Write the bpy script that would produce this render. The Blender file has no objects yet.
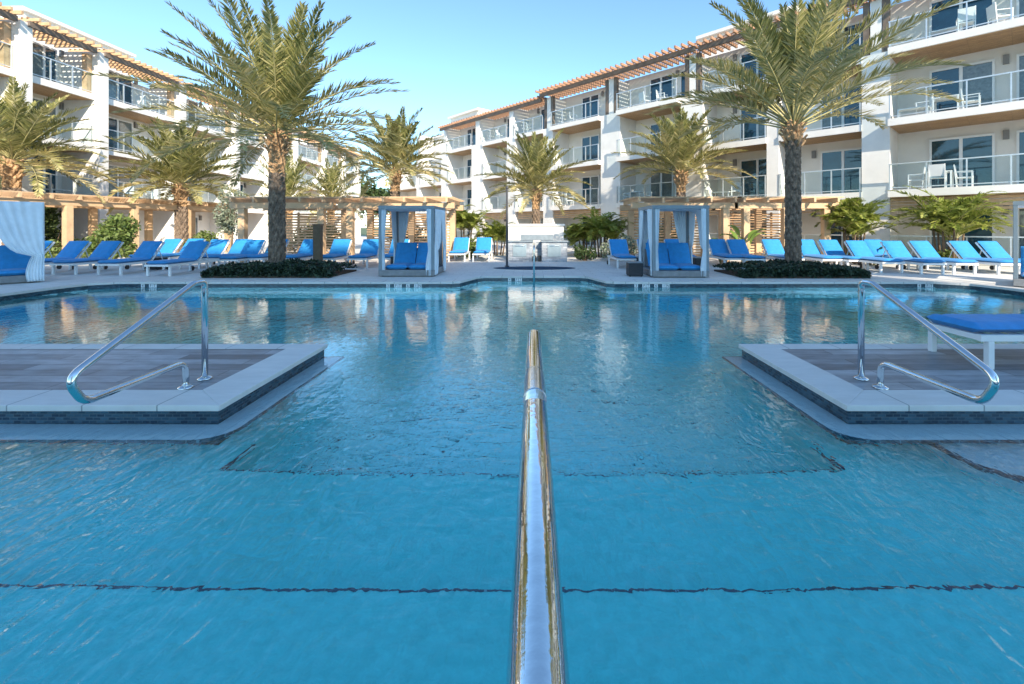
import bpy, bmesh, math, random
from mathutils import Vector, Matrix
R = math.radians
rnd = random.Random(7)
scn = bpy.context.scene
col = scn.collection
F, VX, VY, EYE = 455.0, 533.0, 227.0, 1.45
WZ = -0.15

# ------------------------------------------------------------------ materials
def newmat(name):
    m = bpy.data.materials.new(name); m.use_nodes = True
    nt = m.node_tree; b = nt.nodes['Principled BSDF']
    return m, nt, b
def N(nt, typ, **kw):
    n = nt.nodes.new(typ)
    for k, v in kw.items():
        if k in n.inputs: n.inputs[k].default_value = v
        else: setattr(n, k, v)
    return n
def c4(c): return (c[0], c[1], c[2], 1)
def pm(name, base, rough=.6, var=.12, vscale=4, bump=0, bscale=40, metallic=0, c2=None, ior=1.5, spec=None):
    m, nt, b = newmat(name)
    tc = N(nt, 'ShaderNodeTexCoord')
    nz = N(nt, 'ShaderNodeTexNoise', Scale=vscale, Detail=5.0, Roughness=.6)
    nt.links.new(tc.outputs['Object'], nz.inputs['Vector'])
    rp = N(nt, 'ShaderNodeValToRGB')
    rp.color_ramp.elements[0].position = .3; rp.color_ramp.elements[1].position = .7
    a = [max(0, v*(1-var)) for v in base]; d = c2 or [min(1, v*(1+var)) for v in base]
    rp.color_ramp.elements[0].color = c4(a); rp.color_ramp.elements[1].color = c4(d)
    nt.links.new(nz.outputs['Fac'], rp.inputs['Fac'])
    nt.links.new(rp.outputs['Color'], b.inputs['Base Color'])
    b.inputs['Roughness'].default_value = rough; b.inputs['Metallic'].default_value = metallic
    b.inputs['IOR'].default_value = ior
    if 'canvas' in name: b.inputs['Sheen Weight'].default_value = .12
    if spec is not None: b.inputs['Specular IOR Level'].default_value = spec
    if bump:
        n2 = N(nt, 'ShaderNodeTexNoise', Scale=bscale, Detail=4.0)
        nt.links.new(tc.outputs['Object'], n2.inputs['Vector'])
        bp = N(nt, 'ShaderNodeBump', Strength=1.0, Distance=bump)
        nt.links.new(n2.outputs['Fac'], bp.inputs['Height'])
        nt.links.new(bp.outputs['Normal'], b.inputs['Normal'])
    return m
def brickmat(name, c1, c2, cm, sx, sy, mortar, rough=.5, upright=False, bump=.002, offset=.5, bias=0.0, extra=.25):
    m, nt, b = newmat(name)
    tc = N(nt, 'ShaderNodeTexCoord'); sp = N(nt, 'ShaderNodeSeparateXYZ'); cb = N(nt, 'ShaderNodeCombineXYZ')
    nt.links.new(tc.outputs['Object'], sp.inputs[0])
    if upright:
        ad = N(nt, 'ShaderNodeMath', operation='ADD')
        nt.links.new(sp.outputs[0], ad.inputs[0]); nt.links.new(sp.outputs[1], ad.inputs[1])
        nt.links.new(ad.outputs[0], cb.inputs[0]); nt.links.new(sp.outputs[2], cb.inputs[1])
    else:
        nt.links.new(sp.outputs[0], cb.inputs[0]); nt.links.new(sp.outputs[1], cb.inputs[1])
    br = N(nt, 'ShaderNodeTexBrick', offset=offset)
    br.inputs['Color1'].default_value = c4(c1); br.inputs['Color2'].default_value = c4(c2); br.inputs['Mortar'].default_value = c4(cm)
    br.inputs['Scale'].default_value = 1.0; br.inputs['Mortar Size'].default_value = mortar; br.inputs['Bias'].default_value = bias
    br.inputs['Brick Width'].default_value = sx; br.inputs['Row Height'].default_value = sy
    nt.links.new(cb.outputs[0], br.inputs['Vector'])
    nz = N(nt, 'ShaderNodeTexNoise', Scale=3.0, Detail=6.0, Roughness=.65)
    mp = N(nt, 'ShaderNodeMapping'); mp.inputs['Scale'].default_value = (1, 1.0 if upright else 3.0, 1)
    nt.links.new(tc.outputs['Object'], mp.inputs[0]); nt.links.new(mp.outputs[0], nz.inputs['Vector'])
    mr = N(nt, 'ShaderNodeMapRange'); mr.inputs['From Min'].default_value = .3; mr.inputs['From Max'].default_value = .7
    mr.inputs['To Min'].default_value = 1-extra; mr.inputs['To Max'].default_value = 1+extra
    nt.links.new(nz.outputs['Fac'], mr.inputs['Value'])
    mx = N(nt, 'ShaderNodeVectorMath', operation='SCALE')
    nt.links.new(br.outputs['Color'], mx.inputs[0]); nt.links.new(mr.outputs[0], mx.inputs['Scale'])
    nt.links.new(mx.outputs[0], b.inputs['Base Color'])
    b.inputs['Roughness'].default_value = rough
    bp = N(nt, 'ShaderNodeBump', Strength=.6, Distance=bump, invert=True)
    nt.links.new(br.outputs['Fac'], bp.inputs['Height']); nt.links.new(bp.outputs['Normal'], b.inputs['Normal'])
    return m
def leafmat(name, dark, mid, light, rough=.5, trans=.25):
    m, nt, b = newmat(name)
    at = N(nt, 'ShaderNodeAttribute', attribute_name='var')
    rp = N(nt, 'ShaderNodeValToRGB'); e = rp.color_ramp.elements
    e[0].color = c4(dark); e[1].color = c4(light); e.new(.5).color = c4(mid)
    nt.links.new(at.outputs['Fac'], rp.inputs['Fac']); nt.links.new(rp.outputs['Color'], b.inputs['Base Color'])
    b.inputs['Roughness'].default_value = rough; b.inputs['Specular IOR Level'].default_value = .35
    tl = N(nt, 'ShaderNodeBsdfTranslucent'); mx = N(nt, 'ShaderNodeMixShader'); mx.inputs[0].default_value = trans
    nt.links.new(rp.outputs['Color'], tl.inputs['Color'])
    out = nt.nodes['Material Output']
    nt.links.new(b.outputs[0], mx.inputs[1]); nt.links.new(tl.outputs[0], mx.inputs[2]); nt.links.new(mx.outputs[0], out.inputs['Surface'])
    return m
M = {}
M['stucco'] = pm('white_stucco', (.80,.77,.72), .85, .06, 1.2, .004, 60)
M['stucco_warm'] = pm('cream_stucco', (.74,.71,.66), .85, .05, 1.2, .004, 60)
M['wall_grey'] = pm('grey_white_stucco', (.77,.73,.67), .85, .05, 1.2, .004, 60)
M['trim'] = pm('white_frame_paint', (.8,.8,.79), .4, .03)
M['rail'] = pm('brushed_rail_metal', (.62,.64,.65), .35, .08, 6, metallic=.6)
M['soffit'] = brickmat('cedar_soffit', (.46,.28,.13), (.36,.21,.10), (.13,.07,.03), 2.4, .11, .006, .5)
M['cedar'] = pm('cedar_wood', (.58,.36,.19), .6, .2, 3, .002, 60, c2=(.70,.46,.27))
M['cedar_pale'] = pm('pale_pine_timber', (.58,.39,.23), .65, .15, 3, .002, 60)
M['beam'] = pm('weathered_dark_beam', (.17,.13,.10), .7, .3, 3, .003, 40)
M['redslat'] = pm('red_cedar_slat', (.40,.23,.14), .6, .2, 4, .002, 60)
M['sconce'] = pm('bronze_sconce', (.22,.21,.2), .5)
M['pane'] = pm('tinted_window_glass', (.010,.055,.09), .03, .4, .8, ior=1.75)
M['pane_curtain'] = pm('window_with_drawn_blind', (.15,.18,.18), .05, .25, 9, ior=1.7)
M['blue'] = pm('blue_canvas', (.016,.24,.55), .75, .12, 9, .004, 7)
M['bluepipe'] = pm('blue_piping', (.01,.10,.42), .7, .1)
M['white_metal'] = pm('white_powder_coat', (.78,.78,.77), .4, .04)
M['cab_metal'] = pm('grey_cabana_frame', (.20,.25,.28), .5, .08)
M['cab_wood'] = pm('grey_platform_boards', (.21,.215,.22), .6, .2, 5)
M['curtain'] = pm('pale_blue_curtain', (.74,.81,.86), .9, .06, 5)
M['canvas'] = pm('white_canvas', (.74,.76,.77), .9, .05)
M['wicker'] = brickmat('charcoal_wicker', (.05,.055,.065), (.03,.035,.04), (.01,.01,.012), .05, .02, .004, .6, True)
M['rubber'] = pm('dark_rubber', (.03,.03,.03), .6)
M['chrome'] = pm('polished_steel', (.74,.75,.75), .07, .05, 14, .0006, 35, metallic=1)
M['chrome_worn'] = pm('handled_steel', (.66,.67,.67), .16, .1, 10, .0005, 50, metallic=1)
M['deck'] = brickmat('deck_pavers', (.70,.68,.64), (.64,.62,.59), (.40,.39,.37), .62, .31, .005, .7, extra=.12)
M['ground'] = pm('dry_lawn', (.10,.13,.05), .9, .4, .3)
M['coping'] = brickmat('limestone_coping', (.69,.67,.63), (.63,.61,.58), (.30,.30,.29), .61, 3.0, .006, .55, extra=.08)
M['plank'] = brickmat('grey_plank_tile', (.38,.39,.41), (.13,.135,.15), (.06,.06,.065), 1.3, .185, .004, .42, extra=.35, offset=.37)
M['mosaic'] = brickmat('blue_mosaic', (.010,.03,.055), (.05,.125,.17), (.06,.10,.12), .062, .026, .0035, .18, True, bump=.001, bias=-.25, extra=.35)
M['nosing'] = brickmat('navy_step_tile', (.02,.06,.10), (.04,.10,.16), (.2,.40,.48), .15, .15, .003, .3)
M['plaster'] = pm('blue_pool_plaster', (.13,.93,.92), .85, .12, 14, .004, 60)
M['shelf'] = pm('pale_shelf_plaster', (.62,.80,.84), .8, .06, 9, .003, 40)
M['trunk'] = pm('palm_bark', (.12,.09,.07), .95, .45, 8, .02, 30, c2=(.30,.22,.16))
M['trunk_top'] = pm('fibrous_sunlit_bark', (.40,.23,.11), .95, .4, 6, .02, 30, c2=(.55,.36,.2))  # orange of the fibrous crown base, plus sunlight painted onto the upper trunk
M['rachis'] = pm('palm_rachis', (.40,.36,.16), .6, .25, 3)
M['frond'] = leafmat('date_palm_leaflet', (.06,.085,.025), (.31,.30,.10), (.72,.60,.31))
M['areca'] = leafmat('areca_leaflet', (.09,.13,.025), (.28,.33,.06), (.55,.54,.16), trans=.4)
M['hedge'] = leafmat('dark_hedge_leaf', (.010,.020,.012), (.022,.040,.022), (.05,.085,.045), trans=.1)
M['shrub'] = leafmat('light_shrub_leaf', (.06,.10,.02), (.15,.21,.05), (.30,.34,.12), trans=.3)
M['olive'] = leafmat('silvery_leaf', (.12,.15,.10), (.26,.30,.21), (.46,.49,.38), trans=.25)
M['tree'] = leafmat('broadleaf', (.025,.045,.015), (.06,.10,.03), (.13,.18,.06), trans=.25)
M['banana'] = leafmat('broad_paddle_leaf', (.06,.12,.02), (.16,.26,.05), (.30,.40,.10), trans=.3)
M['twig'] = pm('brown_twig', (.16,.11,.07), .9, .3)
M['soil'] = pm('mulch', (.09,.055,.035), .95, .4, 12, .02, 40)
M['ledgestone'] = brickmat('stacked_grey_stone', (.42,.44,.46), (.22,.25,.29), (.12,.13,.14), .28, .07, .004, .7, True, extra=.3)
M['slate'] = pm('slate_counter', (.20,.24,.27), .4, .2, 6)
M['steel'] = pm('grill_steel', (.55,.56,.57), .3, .1, metallic=.9)
M['black'] = pm('black_enamel', (.02,.02,.022), .35)
M['darkpole'] = pm('dark_bronze_pole', (.06,.06,.065), .45)
M['postwood'] = pm('dark_timber_post', (.15,.11,.07), .8, .25, 8)
M['spa_blue'] = pm('deep_blue_spa_tile', (.015,.06,.11), .8, .2, 5, spec=.08)
M['letter'] = pm('dark_lettering', (.01,.015,.02), .5)
M['marker'] = pm('white_ceramic', (.78,.79,.79), .25, .03)
def glassmat():
    m, nt, b = newmat('clear_railing_glass'); nt.nodes.remove(b)
    t = N(nt, 'ShaderNodeBsdfTransparent'); t.inputs[0].default_value = (.90,.95,.96,1)
    g = N(nt, 'ShaderNodeBsdfGlossy'); g.inputs['Roughness'].default_value = .02; g.inputs['Color'].default_value = (.9,.95,1,1)
    fr = N(nt, 'ShaderNodeFresnel', IOR=1.2); mx = N(nt, 'ShaderNodeMixShader'); ge = N(nt, 'ShaderNodeNewGeometry')
    inv = N(nt, 'ShaderNodeMath', operation='SUBTRACT'); inv.inputs[0].default_value = 1.0; nt.links.new(ge.outputs['Backfacing'], inv.inputs[1])
    mu = N(nt, 'ShaderNodeMath', operation='MULTIPLY'); nt.links.new(fr.outputs[0], mu.inputs[0]); nt.links.new(inv.outputs[0], mu.inputs[1])
    nt.links.new(mu.outputs[0], mx.inputs[0]); nt.links.new(t.outputs[0], mx.inputs[1]); nt.links.new(g.outputs[0], mx.inputs[2])
    nt.links.new(mx.outputs[0], nt.nodes['Material Output'].inputs['Surface'])
    return m
M['glass'] = glassmat()
def watermat():
    m, nt, b = newmat('pool_water')
    b.inputs['Base Color'].default_value = (1,1,1,1); b.inputs['Roughness'].default_value = 0.0
    b.inputs['Transmission Weight'].default_value = 1.0; b.inputs['IOR'].default_value = 1.40
    tc = N(nt, 'ShaderNodeTexCoord')
    s0 = N(nt, 'ShaderNodeSeparateXYZ'); nt.links.new(tc.outputs['Object'], s0.inputs[0])
    ab = N(nt, 'ShaderNodeMath', operation='ABSOLUTE'); nt.links.new(s0.outputs[0], ab.inputs[0])
    sg = N(nt, 'ShaderNodeMath', operation='SIGN'); nt.links.new(s0.outputs[0], sg.inputs[0])
    s9 = N(nt, 'ShaderNodeMath', operation='MULTIPLY'); nt.links.new(sg.outputs[0], s9.inputs[0]); s9.inputs[1].default_value = 7.3
    cv = N(nt, 'ShaderNodeCombineXYZ'); nt.links.new(ab.outputs[0], cv.inputs[0]); nt.links.new(s0.outputs[1], cv.inputs[1]); nt.links.new(s9.outputs[0], cv.inputs[2])
    def noise(scale, detail, sx=1, sy=1, rot=0, dist=0.0, rough=.5):
        mp = N(nt, 'ShaderNodeMapping'); mp.inputs['Scale'].default_value = (sx, sy, 1); mp.inputs['Rotation'].default_value = (0,0,rot)
        n = N(nt, 'ShaderNodeTexNoise', Scale=scale, Detail=detail, Distortion=dist, Roughness=rough)
        nt.links.new(cv.outputs[0], mp.inputs[0]); nt.links.new(mp.outputs[0], n.inputs['Vector'])
        return n.outputs['Fac']
    def mul(s, k):
        n = N(nt, 'ShaderNodeMath', operation='MULTIPLY'); nt.links.new(s, n.inputs[0])
        if isinstance(k, (int, float)): n.inputs[1].default_value = k
        else: nt.links.new(k, n.inputs[1])
        return n.outputs[0]
    def add(a, c):
        n = N(nt, 'ShaderNodeMath', operation='ADD'); nt.links.new(a, n.inputs[0]); nt.links.new(c, n.inputs[1]); return n.outputs[0]
    swell = mul(noise(1.3, 1.0, dist=.4), 1.3)
    rip1 = noise(6.5, 2.0, 1, .42, R(-38), .7)
    rip2 = noise(8.0, 2.0, .45, 1, R(-28), .8)
    mask = noise(.55, 1.0)
    mr = N(nt, 'ShaderNodeMapRange'); mr.inputs['From Min'].default_value = .35; mr.inputs['From Max'].default_value = .65
    mr.inputs['To Min'].default_value = .25; mr.inputs['To Max'].default_value = 1.2
    nt.links.new(mask, mr.inputs['Value'])
    sy = N(nt, 'ShaderNodeSeparateXYZ'); nt.links.new(tc.outputs['Object'], sy.inputs[0])
    far = N(nt, 'ShaderNodeMapRange'); far.inputs['From Min'].default_value = 2.0; far.inputs['From Max'].default_value = 6.0
    far.inputs['To Min'].default_value = 2.2; far.inputs['To Max'].default_value = .32
    nt.links.new(sy.outputs[1], far.inputs['Value'])
    fine = mul(noise(15, 1.5, 1, .38, R(-34), .6), .75)
    h = mul(add(add(swell, mul(add(rip1, mul(rip2, .8)), mr.outputs[0])), fine), far.outputs[0])
    bp = N(nt, 'ShaderNodeBump', Strength=1.0, Distance=.0065)
    nt.links.new(h, bp.inputs['Height']); nt.links.new(bp.outputs['Normal'], b.inputs['Normal'])
    va = N(nt, 'ShaderNodeVolumeAbsorption'); va.inputs['Color'].default_value = (.08,.90,.95,1); va.inputs['Density'].default_value = .22
    nt.links.new(va.outputs[0], nt.nodes['Material Output'].inputs['Volume'])
    return m
M['water'] = watermat()

# ------------------------------------------------------------------ mesh builder
class MB:
    def __init__(s): s.v=[]; s.f=[]; s.m=[]; s.a=[]; s.sm=[]
    def vert(s, p): s.v.append(tuple(p)); return len(s.v)-1
    def face(s, idx, mi=0, var=None, smooth=False): s.f.append(tuple(idx)); s.m.append(mi); s.a.append(var); s.sm.append(smooth)
    def quad(s, a, b, c, d, mi=0, var=None):
        i = [s.vert(p) for p in (a,b,c,d)]; s.face(i, mi, var)
    def box(s, x0, y0, z0, x1, y1, z1, mi=0, mat=None):
        P = [Vector((x,y,z)) for z in (z0,z1) for x,y in ((x0,y0),(x1,y0),(x1,y1),(x0,y1))]
        if mat is not None: P = [mat @ p for p in P]
        i = [s.vert(p) for p in P]
        for q in ((3,2,1,0),(4,5,6,7),(0,1,5,4),(1,2,6,5),(2,3,7,6),(3,0,4,7)): s.face([i[k] for k in q], mi)
    def bar(s, a, b, w, h, mi=0):
        a, b = Vector(a), Vector(b); d = b-a; L = d.length
        q = d.to_track_quat('X', 'Z').to_matrix().to_4x4()
        s.box(0,-w/2,-h/2,L,w/2,h/2,mi,Matrix.Translation(a) @ q)
    def tube(s, pts, r, seg=10, mi=0, caps=True, smooth=True):
        pts = [Vector(p) for p in pts]; n = len(pts); rs = r if isinstance(r, (list,tuple)) else [r]*n
        T = [(pts[min(i+1,n-1)]-pts[max(i-1,0)]).normalized() for i in range(n)]
        u = T[0].orthogonal().normalized(); rings = []
        for i in range(n):
            u = (u - T[i]*u.dot(T[i])).normalized(); w = T[i].cross(u)
            rings.append([s.vert(pts[i] + (u*math.cos(2*math.pi*k/seg)+w*math.sin(2*math.pi*k/seg))*rs[i]) for k in range(seg)])
        for i in range(n-1):
            for k in range(seg):
                s.face((rings[i][k], rings[i][(k+1)%seg], rings[i+1][(k+1)%seg], rings[i+1][k]), mi, None, smooth)
        if caps: s.face(rings[0][::-1], mi); s.face(rings[-1], mi)
    def prism(s, poly, z0, z1, mi=0, top=True, bottom=True, side_mi=None):
        b = [s.vert((x,y,z0)) for x,y in poly]; t = [s.vert((x,y,z1)) for x,y in poly]; n = len(poly)
        for k in range(n): s.face((b[k], b[(k+1)%n], t[(k+1)%n], t[k]), mi if side_mi is None else side_mi)
        if top: s.face(t, mi)
        if bottom: s.face(b[::-1], mi)
    def lathe(s, prof, seg=20, mi=0, c=(0,0), smooth=True):
        rings = [[s.vert((c[0]+r*math.cos(2*math.pi*k/seg), c[1]+r*math.sin(2*math.pi*k/seg), z)) for k in range(seg)] for r, z in prof]
        for i in range(len(rings)-1):
            for k in range(seg): s.face((rings[i][k], rings[i][(k+1)%seg], rings[i+1][(k+1)%seg], rings[i+1][k]), mi, None, smooth)
        s.face(rings[0][::-1], mi); s.face(rings[-1], mi)
    def build(s, name, mats, parent=None, bevel=0, smooth=False):
        me = bpy.data.meshes.new(name); me.from_pydata(s.v, [], s.f)
        for m in (mats if isinstance(mats, (list,tuple)) else [mats]): me.materials.append(m)
        me.polygons.foreach_set('material_index', s.m)
        me.polygons.foreach_set('use_smooth', [True if smooth else x for x in s.sm])
        if any(x is not None for x in s.a):
            at = me.attributes.new('var', 'FLOAT', 'FACE')
            at.data.foreach_set('value', [x if x is not None else .5 for x in s.a])
        me.update()
        o = bpy.data.objects.new(name, me); col.objects.link(o)
        if parent is not None: o.parent = parent
        if bevel:
            b = o.modifiers.new('bevel', 'BEVEL'); b.width = bevel; b.segments = 2; b.limit_method = 'ANGLE'; b.angle_limit = R(40)
        return o
def tag(o, label=None, cat=None, group=None, kind=None):
    if label: o['label'] = label
    if cat: o['category'] = cat
    if group: o['group'] = group
    if kind: o['kind'] = kind
    return o
def thing(name, label, cat, loc=(0,0,0), rz=0, group=None):
    o = bpy.data.objects.new(name, None); col.objects.link(o); o.empty_display_size = .2
    o.location = loc; o.rotation_euler = (0,0,rz)
    return tag(o, label, cat, group)
def copy_tree(o, parent=None):
    c = o.copy(); col.objects.link(c)
    if parent is not None: c.parent = parent
    for ch in list(o.children): copy_tree(ch, c)
    return c
def gx(px, d): return (px-VX)/F*d          # world x of a photo column at a depth
def gd(py, z=0): return (EYE-z)*F/(py-VY)  # depth of a photo row on a level

# ------------------------------------------------------------------ setting: ground, deck, pool
POOL = [(-11.5,.9),(11.3,.9),(11.3,11.0),(11.15,11.6),(10.6,12.0),(2.15,12.0),(1.95,12.12),(1.60,13.25),(1.4,13.4),(-1.4,13.4),(-1.6,13.25),(-1.95,12.12),(-2.15,12.0),(-10.9,12.0),(-11.4,11.65),(-11.5,11.0)]
def offset(poly, w):
    out = []; n = len(poly)
    for i in range(n):
        p0, p1, p2 = Vector(poly[i-1]), Vector(poly[i]), Vector(poly[(i+1)%n])
        d1 = (p1-p0).normalized(); d2 = (p2-p1).normalized()
        n1 = Vector((d1.y,-d1.x)); n2 = Vector((d2.y,-d2.x))
        b = (n1+n2).normalized(); out.append(tuple(p1 + b*(w/max(.3, b.dot(n1)))))
    return out
def sheet_with_holes(name, outer, holes, z, mat):
    bm = bmesh.new(); ed = []
    for lp in [outer]+holes:
        vs = [bm.verts.new((x,y,z)) for x,y in lp]
        for i in range(len(vs)): ed.append(bm.edges.new((vs[i], vs[(i+1)%len(vs)])))
    bmesh.ops.triangle_fill(bm, use_beauty=True, use_dissolve=False, edges=ed)
    for f in bm.faces:
        if f.normal.z < 0: f.normal_flip()
    me = bpy.data.meshes.new(name); bm.to_mesh(me); bm.free(); me.materials.append(mat)
    o = bpy.data.objects.new(name, me); col.objects.link(o); return o
def rect(x0,y0,x1,y1): return [(x0,y0),(x1,y0),(x1,y1),(x0,y1)]
SPA_C, SPA_R = (.05, 16.0), 1.6
spa_ring = [(SPA_C[0]+1.62*math.cos(a*math.pi/20), SPA_C[1]+.85*math.sin(a*math.pi/20)) for a in range(40)]
out_pool = offset(POOL, .32)
tag(sheet_with_holes('deck', rect(-45,-30,45,75), [out_pool, spa_ring], 0, M['deck']), kind='structure')
tag(sheet_with_holes('ground', rect(-900,-900,900,900), [rect(-44.9,-29.9,44.9,74.9)], -.004, M['ground']), kind='structure')
def ring(mb, inner, outer, z0, z1, mi=0):
    n = len(inner)
    for i in range(n):
        j = (i+1)%n; a,b,c,d = inner[i],inner[j],outer[j],outer[i]
        mb.quad((*a,z1),(*d,z1),(*c,z1),(*b,z1),mi); mb.quad((*a,z0),(*a,z1),(*b,z1),(*b,z0),mi)
        mb.quad((*d,z1),(*d,z0),(*c,z0),(*c,z1),mi); mb.quad((*a,z0),(*b,z0),(*c,z0),(*d,z0),mi)
mb = MB(); ring(mb, offset(POOL,-.02), out_pool, -.05, .006)
tag(mb.build('pool_coping', M['coping']), kind='structure')
FLOOR = -1.15
mb = MB(); n = len(POOL)
for i in range(n):
    a, b = POOL[i], POOL[(i+1)%n]
    mb.quad((*a,-.05),(*b,-.05),(*b,-.42),(*a,-.42),0); mb.quad((*a,-.42),(*b,-.42),(*b,FLOOR),(*a,FLOOR),1)
tag(mb.build('pool_wall', [M['mosaic'], M['plaster']]), kind='structure')
mb = MB(); mb.face([mb.vert((x,y,FLOOR)) for x,y in offset(POOL,.05)]); tag(mb.build('pool_floor', M['plaster']), kind='structure')
mb = MB(); mb.prism(offset(POOL,-.003), FLOOR+.004, WZ); tag(mb.build('water', M['water']), kind='structure')
# entry steps with navy nosing strips
mb = MB(); mb.box(-11.45,.95,FLOOR-.01,11.25,2.14,-.36)
tag(mb.build('pool_step', M['plaster']), kind='structure')
mb = MB(); mb.box(-11.45,2.133,-.364,11.25,2.143,-.353); tag(mb.build('step_edge', M['nosing']), kind='structure')
mb = MB(); mb.box(-2.3,2.144,FLOOR-.01,2.3,3.36,-.68); mb.box(-11.4,2.144,FLOOR-.01,-2.3,5.5,-.676); mb.box(2.3,2.144,FLOOR-.01,11.2,5.5,-.676)
tag(mb.build('pool_step', M['plaster']), kind='structure')
mb = MB(); mb.box(-2.3,3.356,-.684,2.3,3.363,-.673)
for s in (-1,1): mb.box(min(s*2.28,s*2.31),3.363,-.684,max(s*2.28,s*2.31),3.75,-.670)
tag(mb.build('step_edge', M['nosing']), kind='structure')
# tanning ledges
def rounded(x0,y0,x1,y1,r,corners):
    pts = []
    for (cx,cy,a0,k) in ((x0,y0,180,0),(x1,y0,270,1),(x1,y1,0,2),(x0,y1,90,3)):
        if k in corners:
            sx = 1 if cx==x0 else -1; sy = 1 if cy==y0 else -1
            for i in range(9):
                a = R(a0+i*90/8); pts.append((cx+sx*r+r*math.cos(a), cy+sy*r+r*math.sin(a)))
        else: pts.append((cx,cy))
    return pts
LN, LF, LX = 3.69, 5.64, 2.545
for s in (-1, 1):
    root = thing('tanning_ledge', None, None); tag(root, kind='structure')
    ex = 11.6 if s < 0 else 11.4
    def X(a, b): return (min(s*a,s*b), max(s*a,s*b))
    x0,x1 = X(LX+.03, ex); mb = MB(); mb.box(x0,LN+.03,FLOOR,x1,LF-.03,-.048); mb.build('tiled_wall', M['mosaic'], root)
    x0,x1 = X(LX+.40, ex); mb = MB(); mb.box(x0,LN+.36,-.044,x1,LF-.22,-.002); mb.build('plank_paving', M['plank'], root)
    mb = MB()
    a0,a1 = X(LX,LX+.40); b0,b1 = X(LX+.40,ex)
    # border in mitred pieces
    A=(s*LX,LN); B=(s*(LX+.4),LN+.36); C=(s*(LX+.4),LF-.22); D=(s*LX,LF)
    for poly in ([A,B,C,D], [A,(s*ex,LN),(s*ex,LN+.36),B], [D,C,(s*ex,LF-.22),(s*ex,LF)]):
        ar = sum(poly[i][0]*poly[(i+1)%4][1]-poly[(i+1)%4][0]*poly[i][1] for i in range(4))
        mb.prism(poly if ar>0 else poly[::-1], -.047, .003)
    mb.build('coping', M['coping'], root, bevel=.006)
    # underwater shelf and its dark nosing
    x0,x1 = X(2.35, ex); poly = rounded(x0,3.44,x1,LF+.02,.26,(1,) if s<0 else (0,))
    inn = rounded(x0+(0 if s<0 else .012),3.452,x1-(.012 if s<0 else 0),LF-.0,.245,(1,) if s<0 else (0,))
    mb = MB(); mb.prism(inn, -.27, -.190); mb.build('wading_shelf', M['shelf'], root)
    mb = MB(); mb.prism(poly, -.262, -.193); mb.build('shelf_edge', M['nosing'], root)
    if s < 0: continue
    # rounded tread below the handrail
    x0,x1 = X(3.1, ex); poly = rounded(x0,2.95,x1,LN,.42,(1,) if s<0 else (0,))
    inn = rounded(x0+(0 if s<0 else .04),2.99,x1-(.04 if s<0 else 0),LN,.39,(1,) if s<0 else (0,))
    mb = MB(); mb.prism(inn, FLOOR, -.398); mb.build('tread', M['shelf'], root)
    mb = MB(); mb.prism(poly, -.46, -.402); mb.build('tread_edge', M['nosing'], root)
# spa
mb = MB(); ring(mb, [(SPA_C[0]+(x-SPA_C[0])*.9, SPA_C[1]+(y-SPA_C[1])*.84) for x,y in spa_ring], spa_ring, -.03, .01)
spa = thing('sunken_spa', 'round sunken spa with dark blue tile set flush in the deck before the white wall', 'spa', (0,0,0))
mb.build('rim', M['coping'], spa)
mb = MB(); mb.prism([(SPA_C[0]+(x-SPA_C[0])*.96, SPA_C[1]+(y-SPA_C[1])*.94) for x,y in spa_ring], -.9, .003); mb.build('basin', M['spa_blue'], spa)

# ------------------------------------------------------------------ handrails
def arc_path(pts, r, n=7):
    pts = [Vector(p) for p in pts]; out = [pts[0]]
    for i in range(1, len(pts)-1):
        a, b, c = pts[i-1], pts[i], pts[i+1]; d1 = (a-b).normalized(); d2 = (c-b).normalized()
        ang = d1.angle(d2); t = min(r/math.tan(ang/2), .48*(a-b).length, .48*(c-b).length)
        p, q = b+d1*t, b+d2*t
        for k in range(n+1):
            u = k/n; out.append(p*(1-u)**2 + b*2*u*(1-u) + q*u*u)
    out.append(pts[-1]); return out
def flange(parent, x, y, z=0):
    mb = MB(); mb.lathe([(.062,z+.001),(.064,z+.008),(.058,z+.016),(.034,z+.026),(.028,z+.03)], 20, 0, (x,y)); mb.build('flange', M['chrome_worn'], parent, smooth=True)
for s, lab in ((-1,'curved steel grab rail on the left tanning ledge'), (1,'curved steel grab rail on the right tanning ledge beside the lounger')):
    x = s*3.13
    t = thing('grab_rail', lab, 'handrail', (x,4.3,0), 0, 'grab rails on the ledges')
    P = [(0,.04,0),(0,.04,.96),(0,-.34,.885),(0,-1.20,.42),(0,-1.34,.30),(0,-1.22,.19),(0,-.16,.205),(0,-.16,0)]
    pts = arc_path([(0,.04,0),(0,.04,.93),(0,-.10,.93),(0,-1.25,.425),(0,-1.13,.23),(0,-.20,.235),(0,-.20,0)], .12)
    mb = MB(); mb.tube(pts, .027, 16); mb.build('rail', M['chrome'], t)
    flange(t, 0, .04); flange(t, 0, -.20)
t = thing('centre_handrail', 'polished steel handrail running straight out over the entry steps from the camera', 'handrail', (.004,0,0))
path = arc_path([(0,-.34,0),(0,-.34,1.10),(0,1.86,1.02),(0,1.90,-.355)], .10)
mb = MB(); mb.tube(path, .0265, 24); mb.build('rail', M['chrome'], t)
mb = MB(); mb.tube([(0,1.02,1.0606),(0,1.03,1.0602),(0,1.20,1.0540),(0,1.21,1.0537)], [.0266,.0268,.0268,.0266], 24); mb.build('sleeve', M['chrome_worn'], t)
flange(t, 0, -.34)
t = thing('far_handrail', 'slim steel handrail at the far alcove of the pool in front of the spa', 'handrail', (.03,0,0))
path = arc_path([(0,14.0,0),(0,14.0,.96),(0,12.95,.90),(0,12.9,-.9)], .12)
mb = MB(); mb.tube(path, .026, 12); mb.build('rail', M['chrome_worn'], t); flange(t, 0, 14.0)

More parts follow.
